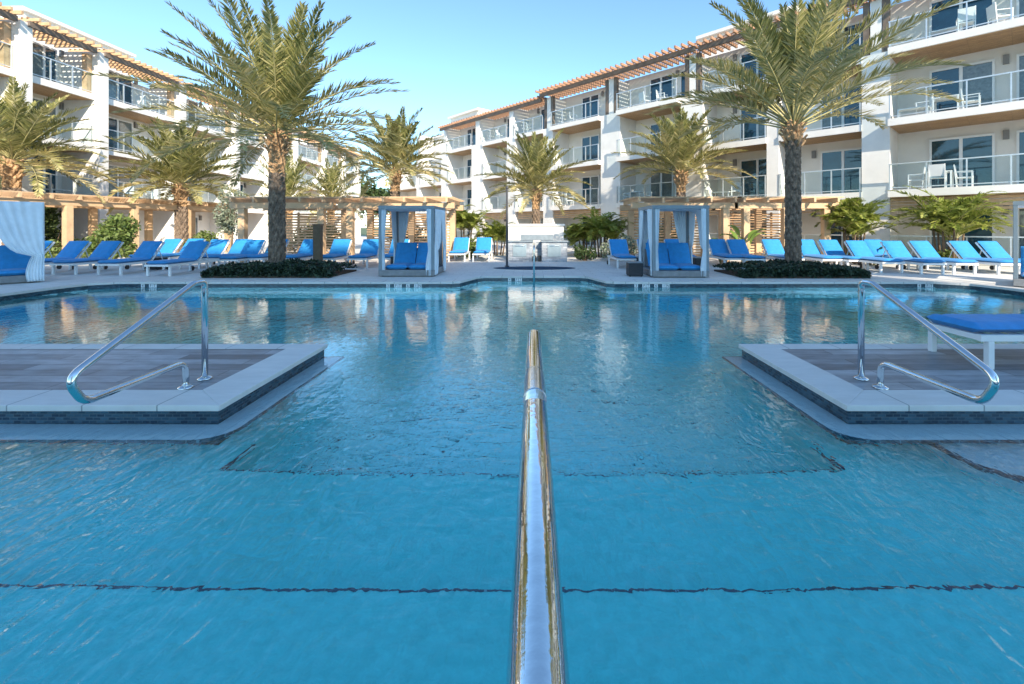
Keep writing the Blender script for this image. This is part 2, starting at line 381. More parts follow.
# ------------------------------------------------------------------ buildings
def xf(root, p):
    return Matrix.Translation(root.location) @ Matrix.Rotation(root.rotation_euler.z, 4, 'Z') @ Vector(p)
LV = {1:0.0, 2:3.0, 3:6.0, 4:9.0}
REC = 1.75
def railing(root, x0, x1, y, z, low=False):
    mb = MB(); n = max(2, round((x1-x0)/1.15)); h = 1.06
    for i in range(n+1):
        x = x0+.04+(x1-x0-.08)*i/n
        mb.box(x-.022,y-.03,z-.16 if not low else z,x+.022,y+.03,z+h)
    mb.box(x0,y-.028,z+h,x1,y+.028,z+h+.045); mb.box(x0,y-.012,z+.08,x1,y+.012,z+.115)
    r = mb.build('railing', M['rail'], root)
    mb = MB(); mb.box(x0+.05,y-.006,z+.12,x1-.05,y+.006,z+h-.004); mb.build('glass_panel', M['glass'], r)
def glazing(root, x0, x1, z, h=2.25, leaves=2):
    y = -REC
    mb = MB(); fw = .075; w = (x1-x0)/leaves
    mb.box(x0-.05,y+.002,z+.03,x0+fw-.05,y+.09,z+h); mb.box(x1-fw+.05,y+.002,z+.03,x1+.05,y+.09,z+h)
    mb.box(x0+fw-.05,y+.002,z+h-.09,x1-fw+.05,y+.086,z+h); mb.box(x0+fw-.05,y+.002,z+.03,x1-fw+.05,y+.086,z+.11)
    for k in range(1, leaves): mb.box(x0+w*k-.055,y+.002,z+.11,x0+w*k+.055,y+.083,z+h-.09)
    o = mb.build('glass_door', M['trim'], root)
    for k in range(leaves):
        a = x0+w*k+(.055 if k else fw-.05); b = x0+w*(k+1)-(.055 if k<leaves-1 else fw-.05)
        mb = MB(); mb.box(a,y+.003,z+.11,b,y+.045,z+h-.09); mb.build('pane', M['pane_curtain' if rnd.random()<.28 else 'pane'], o)
def sconce(root, x, z):
    mb = MB(); mb.box(x-.09,-REC+.002,z+1.95,x+.09,-REC+.12,z+2.32); mb.build('wall_lamp', M['sconce'], root)
def roof_pergola(root, x0, x1, z, slat, beam, front=.15, over=.45, step=.42):
    mb = MB(); mb.box(x0,front-.10,z,x1,front+.06,z+.26); o = mb.build('roof_beam', beam, root)
    mb = MB(); n = int((x1-x0)/step)
    for i in range(n+1):
        x = x0+.12+(x1-x0-.24)*i/n; mb.box(x-.05,-REC-.0,z+.265,x+.05,front+over,z+.42)
    m2 = 8
    for k in range(m2): mb.box(x0,-REC+.1+k*(REC+front)/m2,z+.423,x1,-REC+.19+k*(REC+front)/m2,z+.46)
    mb.build('slats', slat, o)
def body(root, x0, x1, z1, depth=11, mat='wall_grey'):
    mb = MB(); mb.box(x0,-depth,0,x1,-REC,z1); return mb.build('wall', M[mat], root)

# --- right building: local X runs away to the far left, local Y looks at the pool
dR = Vector((-.679,.734)); rotR = math.atan2(dR.y, dR.x)
RB = thing('hotel_building', 'four storey white balcony building along the right side of the pool', 'building', (15.3,19.5,0), rotR)
w = body(RB, -11, 36.2, 11.6)
mb = MB(); mb.box(36.205,-11,0,47.5,-REC,8.9); mb.build('wall', M['wall_grey'], RB)
piersR = [(-6.9,-6.0,.02,12),(0,1.0,.02,9.0),(4.42,5.0,.02,12),(8.4,9.75,.02,9.0),(14.1,15.7,.02,9.0),(20.3,21.35,.02,9.0),(24.7,25.75,.02,12.0),(29.2,30.9,.02,12.0),(35.0,36.2,.02,9.0),(40.5,41.3,.02,9.0),(46.6,47.5,.02,9.0)]
for (a,b,pj,zt) in piersR:
    mb = MB(); mb.box(a,-REC-.004,0,b,pj,zt if zt<10 else 9.0)
    if zt>10:
        m_=(a+b)/2; mb.box(m_-.28,-REC-.004,9.003,m_+.28,pj-.05,11.55)
    else:
        m_=(a+b)/2; mb.box(m_-.2,-REC-.004,9.003,m_+.2,pj-.1,11.38)
    mb.build('pier', M['stucco'], RB)
    if b<36:
        for s in (-1,1):
            if zt<10:
                mb = MB(); mb.box(m_+s*.36-.11,-.28,9.01,m_+s*.36+.11,-.06,11.39); mb.build('timber_post', M['beam'], RB)
baysR = [(-6.0,0,.5,3),(1.0,4.42,.1,3),(5.0,8.4,.1,3),(9.75,14.1,.5,3),(15.7,20.3,.3,3),(21.35,24.7,.12,3),(25.75,29.2,.12,3),(30.9,35.0,.12,3),(36.2,40.5,.12,2),(41.3,46.6,.12,2)]
for bi,(a,b,pj,lv) in enumerate(baysR):
    wdt = b-a
    for L in range(2, 2+lv):
        z = LV[L]; ov = .12 if pj>.2 else 0
        mb = MB(); mb.box(a+.003-ov*0,-REC-.003,z-.30,b-.003,pj,z); sl = mb.build('balcony_slab', M['stucco'], RB)
        mb = MB(); mb.box(a+.06,-REC+.004,z-.325,b-.06,pj-.10,z-.302); mb.build('soffit', M['soffit'], sl)
        railing(RB, a+.02, b-.02, pj-.07, z)
    for L in range(1, 2+lv):
        z = LV[L]
        if wdt>5.5:
            glazing(RB, b-3.05, b-1.15, z); glazing(RB, b-5.6, b-3.75, z); sconce(RB, b-3.42, z)
        elif wdt>4:
            glazing(RB, a+1.55, a+3.15, z); sconce(RB, a+1.2, z)
            if L>2 and bi==3: glazing(RB, a+.25, a+.95, z, leaves=1)
        else:
            glazing(RB, a+.2, a+2.0, z); sconce(RB, a+2.35, z)
    # ground floor: louvre band under the slab and a low patio rail
    mb = MB()
    for k in range(4): mb.box(a+.05,pj-.42,2.12+k*.14,b-.05,pj-.36,2.22+k*.14)
    mb.build('louvre_band', M['cedar'], RB)
    railing(RB, a+.05, b-.05, pj+.05, .0, True)
roof_pergola(RB, -6.9, .95, 11.4, M['redslat'], M['beam'])
roof_pergola(RB, 1.0, 8.6, 11.4, M['redslat'], M['beam'])
roof_pergola(RB, 8.7, 21.4, 11.4, M['redslat'], M['beam'], front=.35, over=.55)
roof_pergola(RB, 21.5, 36.3, 11.15, M['redslat'], M['beam'], front=.1, over=.3)
for (a,b,y0,y1,zt) in ((4.5,9.6,-6.5,-2.2,13.0),(33.5,38.5,-7,-2.6,13.2),(36.3,43.5,-8,-2.2,11.4)):
    mb = MB(); mb.box(a,y0,8.8,b,y1,zt); mb.box(a-.25,y0-.25,zt+.003,b+.25,y1+.25,zt+.2); mb.build('roof_house', M['stucco'], RB)

# --- left building: plane x = -24, local X from the far end towards the camera, local Y looks at the pool
LB = thing('hotel_building', 'sunlit white balcony building with cedar roof pergolas along the left side', 'building', (-23.6,62.6,0), R(-90))
def ly(y): return 62.6-y*.985
LV2 = {1:0.0, 2:2.95, 3:5.8, 4:8.6}
body(LB, 0, ly(12), 10.6, mat='stucco_warm')
py = [(62.6,61.8),(57.6,57.0),(52.4,51.6),(46.0,45.2),(41.3,40.5),(36.9,36.1),(31.2,30.4),(25.5,24.7),(21.6,20.9),(16.4,15.6)]
for i,(y1,y0) in enumerate(py):
    y1, y0 = (y1+y0)/2+.26, (y1+y0)/2-.26
    mb = MB(); mb.box(ly(y1),-REC-.004,0,ly(y0),.30,10.88); mb.build('pier', M['stucco'], LB)
    if i>0:
        mb = MB(); mb.box(ly(y0)+.005,-.36,8.61,ly(y0)+.3,-.10,10.68); mb.build('timber_post', M['cedar'], LB)
for i in range(len(py)-1):
    a, b = ly((py[i][0]+py[i][1])/2-.26), ly((py[i+1][0]+py[i+1][1])/2+.26)
    for L in (2,3,4):
        z = LV2[L]
        mb = MB(); mb.box(a+.003,-REC-.003,z-.32,b-.003,.02,z); sl = mb.build('balcony_slab', M['stucco'], LB)
        mb = MB(); mb.box(a+.06,-REC+.004,z-.345,b-.06,-.08,z-.322); mb.build('soffit', M['soffit'], sl)
        railing(LB, a+.02, b-.02, -.05, z)
    for L in (1,2,3,4):
        z = LV2[L]
        wd = min(1.95, (b-a)-2.1); glazing(LB, b-1.75-wd, b-1.75, z); sconce(LB, b-2.05-wd, z)
for (y1,y0,z) in ((62.7,52.0,10.7),(51.4,41.0,10.7),(40.4,30.9,10.7),(30.3,25.1,10.7),(24.6,21.3,10.7),(20.8,12.5,10.7)):
    roof_pergola(LB, ly(y1), ly(y0), z, M['cedar'], M['beam'], front=.35, over=.4)
for (y1,y0,d0,d1,zt) in ((60,53,-8,-2.4,12.5),(47,42,-8,-2.4,12.3),(31,24.5,-8,-3.4,12.9)):
    mb = MB(); mb.box(ly(y1),d0,10.55,ly(y0),d1,zt); mb.box(ly(y1)-.2,d0-.2,zt+.003,ly(y0)+.2,d1+.2,zt+.18); mb.build('roof_house', M['stucco'], LB)

# --- unseen block behind the camera, shaped to shade the pool and leave sky open
BB = thing('hotel_building', 'unseen hotel tower behind the pool entrance steps, shaped to shade the pool', 'building', (4.5,-37.7,0), math.atan2(1.9,14.9))
mb = MB(); mb.box(0,-14,0,27.9,0,35.8); mb.build('wall', M['stucco_warm'], BB, )
mb = MB(); mb.box(0,-14,35.803,27.9,0,36); mb.build('roof', M['wall_grey'], BB)
for L in range(11):
    for k in range(5):
        mb = MB(); mb.box(2+k*5.4,.002,L*3.1+.5,4.6+k*5.4,.06,L*3.1+2.6); f = mb.build('window', M['trim'], BB)
        mb = MB(); mb.box(2.08+k*5.4,.062,L*3.1+.58,4.52+k*5.4,.07,L*3.1+2.52); mb.build('pane', M['pane'], f)

# ------------------------------------------------------------------ pergolas on the deck
def pergola(label, x0, x1, y0, y1, h, bays, screen=True, rz=0, loc=None, pale='cedar_pale'):
    t = thing('garden_pergola', label, 'pergola', loc or (0,0,0), rz)
    W = M[pale]
    for i in range(bays+1):
        x = x0+(x1-x0)*i/bays
        for y in (y0,y1):
            mb = MB(); xx = min(max(x, x0+.14), x1-.14); mb.box(xx-.13,y-.13,0,xx+.13,y+.13,h-.42); mb.build('post', W, t, bevel=.012)
    for y in (y0,y1):
        mb = MB(); mb.box(x0-.35,y-.09,h-.417,x1+.35,y+.09,h-.17); mb.build('beam', W, t, bevel=.01)
    mb = MB(); n = int((x1-x0)/1.0)+1
    for i in range(n+1):
        x = x0-.1+(x1-x0+.2)*i/n; mb.box(x-.04,y0-.45,h-.167,x+.04,y1+.3,h)
    mb.build('rafters', W, t)
    mb = MB(); k = 0; y = y0-.4
    while y < y1+.25: mb.box(x0-.35,y,h+.003,x1+.35,y+.045,h+.05); y += .16
    mb.build('top_slats', W, t)
    if screen:
        for i in range(bays):
            a = x0+(x1-x0)*i/bays+.16; b = x0+(x1-x0)*(i+1)/bays-.16
            mb = MB(); z = .12
            while z < h-.55: mb.box(a,y1-.03,z,b,y1+.01,z+.075); z += .125
            for q in (.33,.66): xx = a+(b-a)*q; mb.box(xx-.04,y1+.012,.1,xx+.04,y1+.07,h-.5)
            mb.build('slat_screen', M['cedar'], t)
    return t
pergola('pale timber pergola with slat screen behind the palm left of centre', -12.0, -8.5, 18.6, 20.9, 2.62, 1)
pergola('pale timber pergola with slat screen behind the left cabana', -7.6, -3.55, 18.6, 20.9, 2.62, 2)
pergola('pale timber pergola with slat screen behind the right cabana', 4.35, 8.0, 18.6, 20.9, 2.62, 2)
pergola('pale timber pergola with slat screen behind the big palm on the right', 8.55, 12.1, 18.6, 20.9, 2.62, 2)
dP = Vector((2.1,8.8)); pergola('long open cedar pergola before the sunlit left building', 0, 10.2, 0, 2.6, 2.75, 4, False, math.atan2(dP.y,dP.x), (-19.9,16.4,0), 'cedar_pale')

# ------------------------------------------------------------------ barbecue wall
t = thing('garden_wall', 'low white rendered wall with a cap behind the outdoor kitchen', 'wall', (gx(536,20.6),20.6,0))
mb = MB(); mb.box(-1.25,0,0,1.25,.25,1.5); mb.build('panel', M['stucco_warm'], t)
mb = MB(); mb.box(-1.31,-.06,1.503,1.31,.31,1.59); mb.build('cap', M['stucco'], t, bevel=.01)
t = thing('outdoor_kitchen', 'grey stacked stone barbecue counter in front of the low white wall', 'counter', (gx(537,19.0),19.0,0))
for (a,b) in ((-1.25,-.2),(.2,1.25)):
    mb = MB(); mb.box(a,-.1,0,b,.7,.82); mb.build('stone_base', M['ledgestone'], t)
    mb = MB(); mb.box(a-.05,-.16,.823,b+.05,.76,.88); mb.build('worktop', M['slate'], t, bevel=.008)
mb = MB(); mb.box(-.2,.3,0,.2,.7,.82); mb.build('back_panel', M['ledgestone'], t)
mb = MB(); mb.box(-.7,.45,.885,.7,.72,1.12); mb.build('raised_shelf', M['slate'], t, bevel=.01)
for s in (-1,1):
    mb = MB(); mb.box(s*.72-.28,-.118,.22,s*.72+.28,-.103,.72); d = mb.build('cabinet_door', M['steel'], t)
    mb = MB(); mb.tube([(s*.72-.2,-.15,.66),(s*.72+.2,-.15,.66)], .012, 8); mb.build('handle', M['chrome_worn'], d)
    mb = MB(); mb.box(s*.10-.06,.1,0,s*.10+.06,.25,.25); mb.build('vent_box', M['black'], t)

# ------------------------------------------------------------------ loungers
def cushion(mb, L, W, T, mat4, ridges=3):
    # a softly rounded slab from x=0..L, y=-W/2..W/2, z=0..T with a gentle crown
    nx, ny = 26, 7; top = []; bot = []
    for i in range(nx+1):
        rt = []; rb = []
        for j in range(ny+1):
            u, v = i/nx, j/ny*2-1
            x = L*u; y = W/2*v; e = min(min(u,1-u)*L/.05, (1-abs(v))*W/2/.05, 1)
            k = math.sqrt(max(0, 1-(1-e)**2)); gr = .011*max(0, 1-abs(((x+.02)/.31)%1.0-.5)*2/.22); z = -gr*k + T*.5 + T*.5*k*(1+.08*math.cos(v*1.4)); z2 = T*.5 - T*.5*k
            rt.append(mb.vert(mat4 @ Vector((x,y,z)))); rb.append(mb.vert(mat4 @ Vector((x,y,z2))))
        top.append(rt); bot.append(rb)
    for i in range(nx):
        for j in range(ny):
            mb.face((top[i][j],top[i+1][j],top[i+1][j+1],top[i][j+1]),0,None,True); mb.face((bot[i][j],bot[i][j+1],bot[i+1][j+1],bot[i+1][j]),0,None,True)
def make_lounger(name='sun_lounger', tilt=48):
    # local: foot at -Y, head at +Y, origin at middle of the foot end on the ground
    t = thing(name, '', 'sun lounger')
    W = .66; zs = .32
    mb = MB()
    for s in (-1,1): mb.box(s*W/2-.022,0,zs-.035,s*W/2+.022,1.98,zs+.03)
    mb.box(-W/2+.022,0,zs-.03,W/2-.022,.045,zs+.025); mb.box(-W/2+.022,1.935,zs-.03,W/2-.022,1.98,zs+.025)
    for k in range(6): mb.box(-W/2+.022,.16+k*.18,zs-.01,W/2-.022,.22+k*.18,zs+.01)
    mb.build('frame', M['white_metal'], t)
    for (sx,y) in ((-1,.10),(1,.10),(-1,1.72),(1,1.72)):
        mb = MB(); x = sx*(W/2-.0); mb.box(x-.03,y-.03,0,x+.03,y+.03,zs-.037); mb.build('leg', M['white_metal'], t, bevel=.006)
    Rz = Matrix.Rotation(R(90),4,'Z')
    mb = MB(); cushion(mb, 1.22, W, .10, Matrix.Translation((0,-.02,zs+.033)) @ Rz); mb.build('seat_cushion', M['blue'], t)
    B = Matrix.Translation((0,1.19,zs+.035)) @ Matrix.Rotation(R(tilt),4,'X') @ Rz
    mb = MB(); cushion(mb, .80, W, .09, B); mb.build('back_cushion', M['blue'], t)
    mb = MB()
    for s in (-1,1): mb.box(0,s*W/2-.02,-.045,.80,s*W/2+.02,-.003,0,B)
    for q in (.02,.40,.76): mb.box(q,-W/2+.02,-.04,q+.035,W/2-.02,-.006,0,B)
    a = B @ Vector((.55,0,-.045))
    for s in (-1,1): mb.bar((s*.26,a.y,a.z),(s*.26,a.y+.18,zs),.02,.02)
    mb.build('back_frame', M['white_metal'], t)
    for s in (-1,1):
        mb = MB(); cx = s*(W/2+.035)
        mb.tube([(cx-.018,1.86,.075),(cx+.018,1.86,.075)], .075, 16, 0); mb.build('wheel', M['rubber'], t)
    return t
proto = None
def lounger(px, d_hinge, label, group, rz=0, d=None, tilt=48):
    """px = column of the backrest hinge in the photo, d_hinge its distance"""
    global proto
    if proto is None: proto = make_lounger(); o = proto
    else: o = copy_tree(proto)
    x, y = gx(px, d_hinge), d_hinge
    off = Matrix.Rotation(rz,3,'Z') @ Vector((0,1.19,0))
    rz += R(rnd.uniform(-2,2)); o.location = (x-off.x, y-off.y, 0); o.rotation_euler = (0,0,rz)
    tag(o, label, 'sun lounger', group)
    return o
g1 = 'dark blue loungers on the left deck'; g2 = 'loungers in front of the slatted pergolas'; g3 = 'sunlit loungers on the right deck'
for px, d, lab in ((27,15.0,'blue lounger half hidden behind the curtain at the far left'),
                   (66,14.9,'dark blue lounger just right of the knotted curtain at far left'),
                   (99,14.9,'dark blue lounger with the big leafy bush right behind its backrest'),
                   (141,14.8,'dark blue lounger to the right of the big leafy bush'),
                   (187,14.5,'dark blue lounger at the right end of the left front row')):
    lounger(px, d, lab, g1)
for px, d, lab in ((163,17.6,'light blue lounger in the back row behind the gap of the left front row'),
                   (186,17.8,'light blue lounger in the back row directly behind the last dark front one'),
                   (212,16.9,'pale sunlit lounger right of the dark blue left front row'),
                   (236,17.2,'blue lounger overlapped by its right neighbour left of the big left palm'),
                   (249,16.6,'blue lounger with a bright sun patch left of the big left palm'),
                   (272,17.2,'blue lounger mostly hidden behind the big left palm trunk'),
                   (305,17.1,'blue lounger right of the big left palm, left of the dark post'),
                   (338,17.1,'blue lounger just right of the dark timber post'),
                   (369,17.1,'blue lounger immediately left of the left cabana'),
                   (398,17.4,'blue lounger seen through the open frame of the left cabana')):
    lounger(px, d, lab, g2)
for px, d, lab in ((461,20.0,'pale blue lounger right of the left cabana facing the pool'),
                   (484,20.0,'pale blue lounger beside the dark slender pole'),
                   (621,17.0,'blue lounger left of the right cabana beside the wicker cube'),
                   (648,17.4,'blue lounger behind the left curtain of the right cabana'),
                   (677,17.4,'blue lounger seen through the middle of the right cabana'),
                   (721,17.2,'blue lounger peeking out right of the right cabana curtain'),
                   (740,16.9,'blue lounger in front of the paddle leaved plant'),
                   (776,16.9,'blue lounger half in sun left of the big right palm'),
                   (812,16.7,'blue lounger mostly hidden behind the big right palm trunk')):
    lounger(px, d, lab, g2)
for px, d, lab in ((836,16.4,'sunlit pale blue lounger just right of the big right palm'),
                   (866,15.4,'sunlit lounger above the end of the right hedge, front one of an overlapping pair'),
                   (884,16.6,'sunlit lounger behind the overlapping pair above the right hedge end'),
                   (903,15.0,'sunlit lounger with a shaded left edge in front of the agave'),
                   (933,15.0,'sunlit lounger left of the tall feathery areca palm base'),
                   (974,14.9,'sunlit lounger with the tall areca palm behind its backrest'),
                   (1004,14.7,'sunlit lounger at the right end of the row by the steel frame')):
    lounger(px, d, lab, g3)
lg = copy_tree(proto); lg.location = (4.56,4.98,.0); lg.rotation_euler = (0,0,R(-90))
tag(lg, 'big close dark blue lounger standing on the right tanning ledge', 'sun lounger')
# ------------------------------------------------------------------ cabanas
def curtain(t, p0, d, top, waist, low, z1=1.98, zt=.78, folds=5, bulge=.0):
    """sheet hanging from p0 along unit direction d, gathered at height zt"""
    d = Vector((d[0],d[1],0)); nrm = Vector((-d.y,d.x,0)); p0 = Vector((p0[0],p0[1],0))
    mb = MB(); nu, nz = 28, 22; G = []
    for j in range(nz+1):
        z = z1 + (.04-z1)*j/nz
        if z > zt: k = (z-zt)/(z1-zt); w = waist + (top-waist)*(k**(.42 if top>1 else .6))
        else: k = (zt-z)/zt; w = waist + (low-waist)*min(1, k*1.6)**.8
        row = []
        for i in range(nu+1):
            u = i/nu; amp = .02+.012*math.sin(7*u+2*z)
            row.append(mb.vert(p0 + d*(w*u + bulge*math.sin(3*z)*u) + nrm*(amp*math.sin(2*math.pi*folds*u+.8*math.sin(3*z))) + Vector((0,0,z))))
        G.append(row)
    for j in range(nz):
        for i in range(nu): mb.face((G[j][i],G[j+1][i],G[j+1][i+1],G[j][i+1]),0,None,True)
    o = mb.build('curtain', M['curtain'], t)
    s = o.modifiers.new('thick','SOLIDIFY'); s.thickness = .006
    return o
def make_cabana(label, loc, rz=0, W=1.62, D=1.75, H=2.07, curt='all'):
    t = thing('poolside_cabana', label, 'cabana', loc, rz, 'canopied daybeds around the pool')
    mb = MB(); mb.box(0,0,.03,W,D,.20); mb.box(.08,.08,0,W-.08,D-.08,.03); mb.build('platform', M['cab_wood'], t, bevel=.01)
    for x in (.045,W-.045):
        for y in (.045,D-.045):
            mb = MB(); mb.box(x-.04,y-.04,.203,x+.04,y+.04,H-.1); mb.build('post', M['cab_metal'], t, bevel=.005)
    mb = MB()
    for y in (.0,D-.09): mb.box(0,y,H-.098,W,y+.09,H)
    for x in (.0,W-.09): mb.box(x,.092,H-.097,x+.09,D-.092,H-.001)
    mb.build('roof_frame', M['cab_metal'], t)
    mb = MB(); n=8
    for i in range(n):
        y0=.1+(D-.2)*i/n; y1=.1+(D-.2)*(i+1)/n
        f=lambda y: H-.03-.10*math.sin(math.pi*(y-.1)/(D-.2))
        mb.quad((.09,y0,f(y0)),(W-.09,y0,f(y0)),(W-.09,y1,f(y1)),(.09,y1,f(y1)))
    o = mb.build('canopy', M['canvas'], t); o.modifiers.new('thick','SOLIDIFY').thickness=.01
    Rz = Matrix.Rotation(R(90),4,'Z')
    for k in (0,1):
        cw = (W-.26)/2; cx = .13+cw/2+k*cw
        mb = MB(); cushion(mb, .98, cw-.008, .13, Matrix.Translation((cx,.10,.205)) @ Rz); mb.build('mattress', M['blue'], t)
        mb = MB(); cushion(mb, .80, cw-.02, .12, Matrix.Translation((cx,1.05,.22)) @ Matrix.Rotation(R(62),4,'X') @ Rz); mb.build('back_cushion', M['blue'], t)
    mb = MB(); mb.box(.14,1.45,.21,W-.14,1.49,.75); mb.build('back_support', M['cab_wood'], t)
    if 'fl' in curt or curt=='all': curtain(t, (.02,.09), (0,1), .62, .13, .16); curtain(t, (.09,.03), (1,0), .12, .07, .1)
    if 'fr' in curt or curt=='all': curtain(t, (W+.01,.09), (0,1), 1.15, .22, .3, bulge=.12); curtain(t, (W-.09,.02), (-1,0), .14, .08, .16)
    if 'bl' in curt or curt=='all': curtain(t, (.1,D-.05), (1,0), .34, .1, .16); curtain(t, (.02,D-.1), (0,-1), .5, .14, .2)
    if 'br' in curt or curt=='all': curtain(t, (W-.1,D-.05), (-1,0), .42, .12, .2); curtain(t, (W-.0,D-.1), (0,-1), .55, .18, .25)
    if curt=='wide': curtain(t, (W+.04,-.07), (-1,0), 1.15, .17, .30, z1=2.10, zt=.72, folds=6, bulge=.05)
    return t
make_cabana('blue cushioned cabana left of centre with wind blown grey curtains', (-4.49,13.2,0))
make_cabana('blue cushioned cabana right of centre with a wicker cube beside it', (3.40,12.95,0))
make_cabana('cabana cut by the left edge of the picture with a big knotted curtain', (-13.96,10.73,0), R(49), curt='wide')
make_cabana('cabana frame cut by the right edge of the picture', (11.55,10.95,0), R(-46.5), curt='br')
# side tables
def cube_table(px, d, label, s=.42, h=.42):
    t = thing('side_table', label, 'side table', (gx(px,d),d,0), 0, 'dark cube side tables')
    mb = MB(); mb.box(-s/2,-s/2,.02,s/2,s/2,h-.03); mb.build('wicker_body', M['wicker'], t, bevel=.015)
    mb = MB(); mb.box(-s/2-.012,-s/2-.012,h-.028,s/2+.012,s/2+.012,h); mb.build('top', M['slate'], t, bevel=.005)
    mb = MB()
    for a in (-1,1):
        for b in (-1,1): mb.box(a*s/2*.8-.02,b*s/2*.8-.02,0,a*s/2*.8+.02,b*s/2*.8+.02,.02)
    mb.build('feet', M['rubber'], t)
cube_table(634.5,13.5,'dark wicker cube standing free at the left of the right cabana')
cube_table(699,15.6,'dark wicker cube seen through the right cabana near its right post')
cube_table(157,15.6,'dark wicker cube under the dark loungers beside the first depth marker')
cube_table(28,14.9,'dark wicker cube behind the knotted curtain at the far left')
cube_table(398,16.4,'dark wicker cube behind the mattress of the left cabana')
cube_table(642,15.9,'dark wicker cube behind the left curtain of the right cabana')
cube_table(757,16.2,'dark wicker cube left of the right hedge under the loungers')
# ------------------------------------------------------------------ poles
t = thing('pool_shower', 'tall slender dark pole beside the spa', 'pole', (gx(507,16.6),16.6,0))
mb = MB(); mb.lathe([(.09,0),(.09,.03),(.045,.05),(.042,.5),(.036,2.8),(.036,2.85)], 14); mb.build('pole', M['darkpole'], t)
mb = MB(); mb.lathe([(.05,2.853),(.06,2.88),(.02,2.95)], 12); mb.build('finial', M['darkpole'], t)
t = thing('timber_post', 'dark square timber post between two loungers right of the big left palm', 'post', (gx(318,15.4),15.4,0))
mb = MB(); mb.box(-.12,-.12,0,.12,.12,1.5); mb.build('post', M['postwood'], t, bevel=.015)
mb = MB(); mb.box(-.14,-.14,1.503,.14,.14,1.55); mb.build('cap', M['postwood'], t, bevel=.01)
# ------------------------------------------------------------------ depth markers
def marker(px, txt, label, y=12.0, w=None):
    x = gx(px, y); ch = .105
    t = thing('depth_marker', label, 'depth marker', (x, y-.001, -.10))
    for i, c in enumerate(txt):
        if c == ' ': continue
        xx = (i-len(txt)/2+.5)*ch
        mb = MB(); mb.box(xx-.047,-.008,-.045,xx+.047,-.001,.045); p = mb.build('tile', M['marker'], t)
        cu = bpy.data.curves.new('letter','FONT'); cu.body = c; cu.size = .10; cu.align_x='CENTER'; cu.align_y='CENTER'; cu.extrude=.001
        ob = bpy.data.objects.new('tmp', cu); me = bpy.data.meshes.new_from_object(ob); bpy.data.objects.remove(ob)
        me.materials.append(M['letter']); me.name='letter'
        me.transform(Matrix.Translation((xx,-.010,0)) @ Matrix.Rotation(R(90),4,'X'))
        lo = bpy.data.objects.new('letter', me); col.objects.link(lo); lo.parent = p
marker(149,'4 FT','white depth tiles on the waterline below the left front loungers')
marker(404,'3 FT 6 IN','white depth tiles on the waterline below the left cabana')
marker(652,'3 FT 6 IN','white depth tiles on the waterline below the right cabana')
marker(515,'4 FT','white depth tiles in the far alcove wall left of the slim handrail',13.4)
marker(925,'4 FT','white depth tiles on the waterline below the right sunlit loungers')

# ------------------------------------------------------------------ vegetation
def frond(mb, base, az, e0, L, droop, rng, nl=42, ll=.42, wid=.045, bare=.16, vee=.5, mi=0, rmi=1, bias=0, rr=.022, sway=.0):
    n = 14; p = Vector(base); pts = [p.copy()]; a = az
    for i in range(n):
        s = (i+.5)/n; e = e0 - droop*(s**1.5); a += sway/n
        p = p + Vector((math.cos(a)*math.cos(e), math.sin(a)*math.cos(e), math.sin(e)))*(L/n); pts.append(p.copy())
    mb.tube(pts, [rr*(1-.85*i/n) for i in range(n+1)], 4, rmi, False)
    up = Vector((0,0,1)); fv = rng.uniform(-.16,.16)+bias
    for k in range(nl):
        s = bare + (1-bare)*(k+rng.random()*.6)/nl
        f = s*n; i = min(int(f), n-1); q = pts[i].lerp(pts[i+1], f-i); T = (pts[i+1]-pts[i]).normalized()
        S = T.cross(up)
        if S.length < .05: S = Vector((math.sin(az), -math.cos(az), 0))
        S.normalize(); Nn = S.cross(T).normalized()
        u = (s-bare)/(1-bare); l = ll*(.55+.45*math.sin(math.pi*min(1,u*1.1+.12)))*(1.0 if u<.8 else 1-.9*(u-.8)/.4)
        fw = R(34+22*u)
        for sd in (-1,1):
            v = vee*rng.uniform(.4,1.4); ff = fw+rng.uniform(-.18,.18)
            D = (S*sd*math.cos(ff)*math.cos(v) + T*math.sin(ff) + Nn*math.sin(v)*math.cos(ff)*.9); D.normalize()
            tip = q + D*l*rng.uniform(.8,1.15) - up*(l*rng.uniform(.02,.2)); mid = q.lerp(tip,.45)
            Wv = D.cross(Nn+Vector((rng.uniform(-.5,.5),rng.uniform(-.5,.5),rng.uniform(-.3,.3))))
            if Wv.length<.01: Wv = T.copy()
            Wv = Wv.normalized()*wid*.5
            var = min(1, max(0, .45+fv+rng.uniform(-.28,.28)))
            mb.quad(q, mid+Wv, tip, mid-Wv, mi, var)
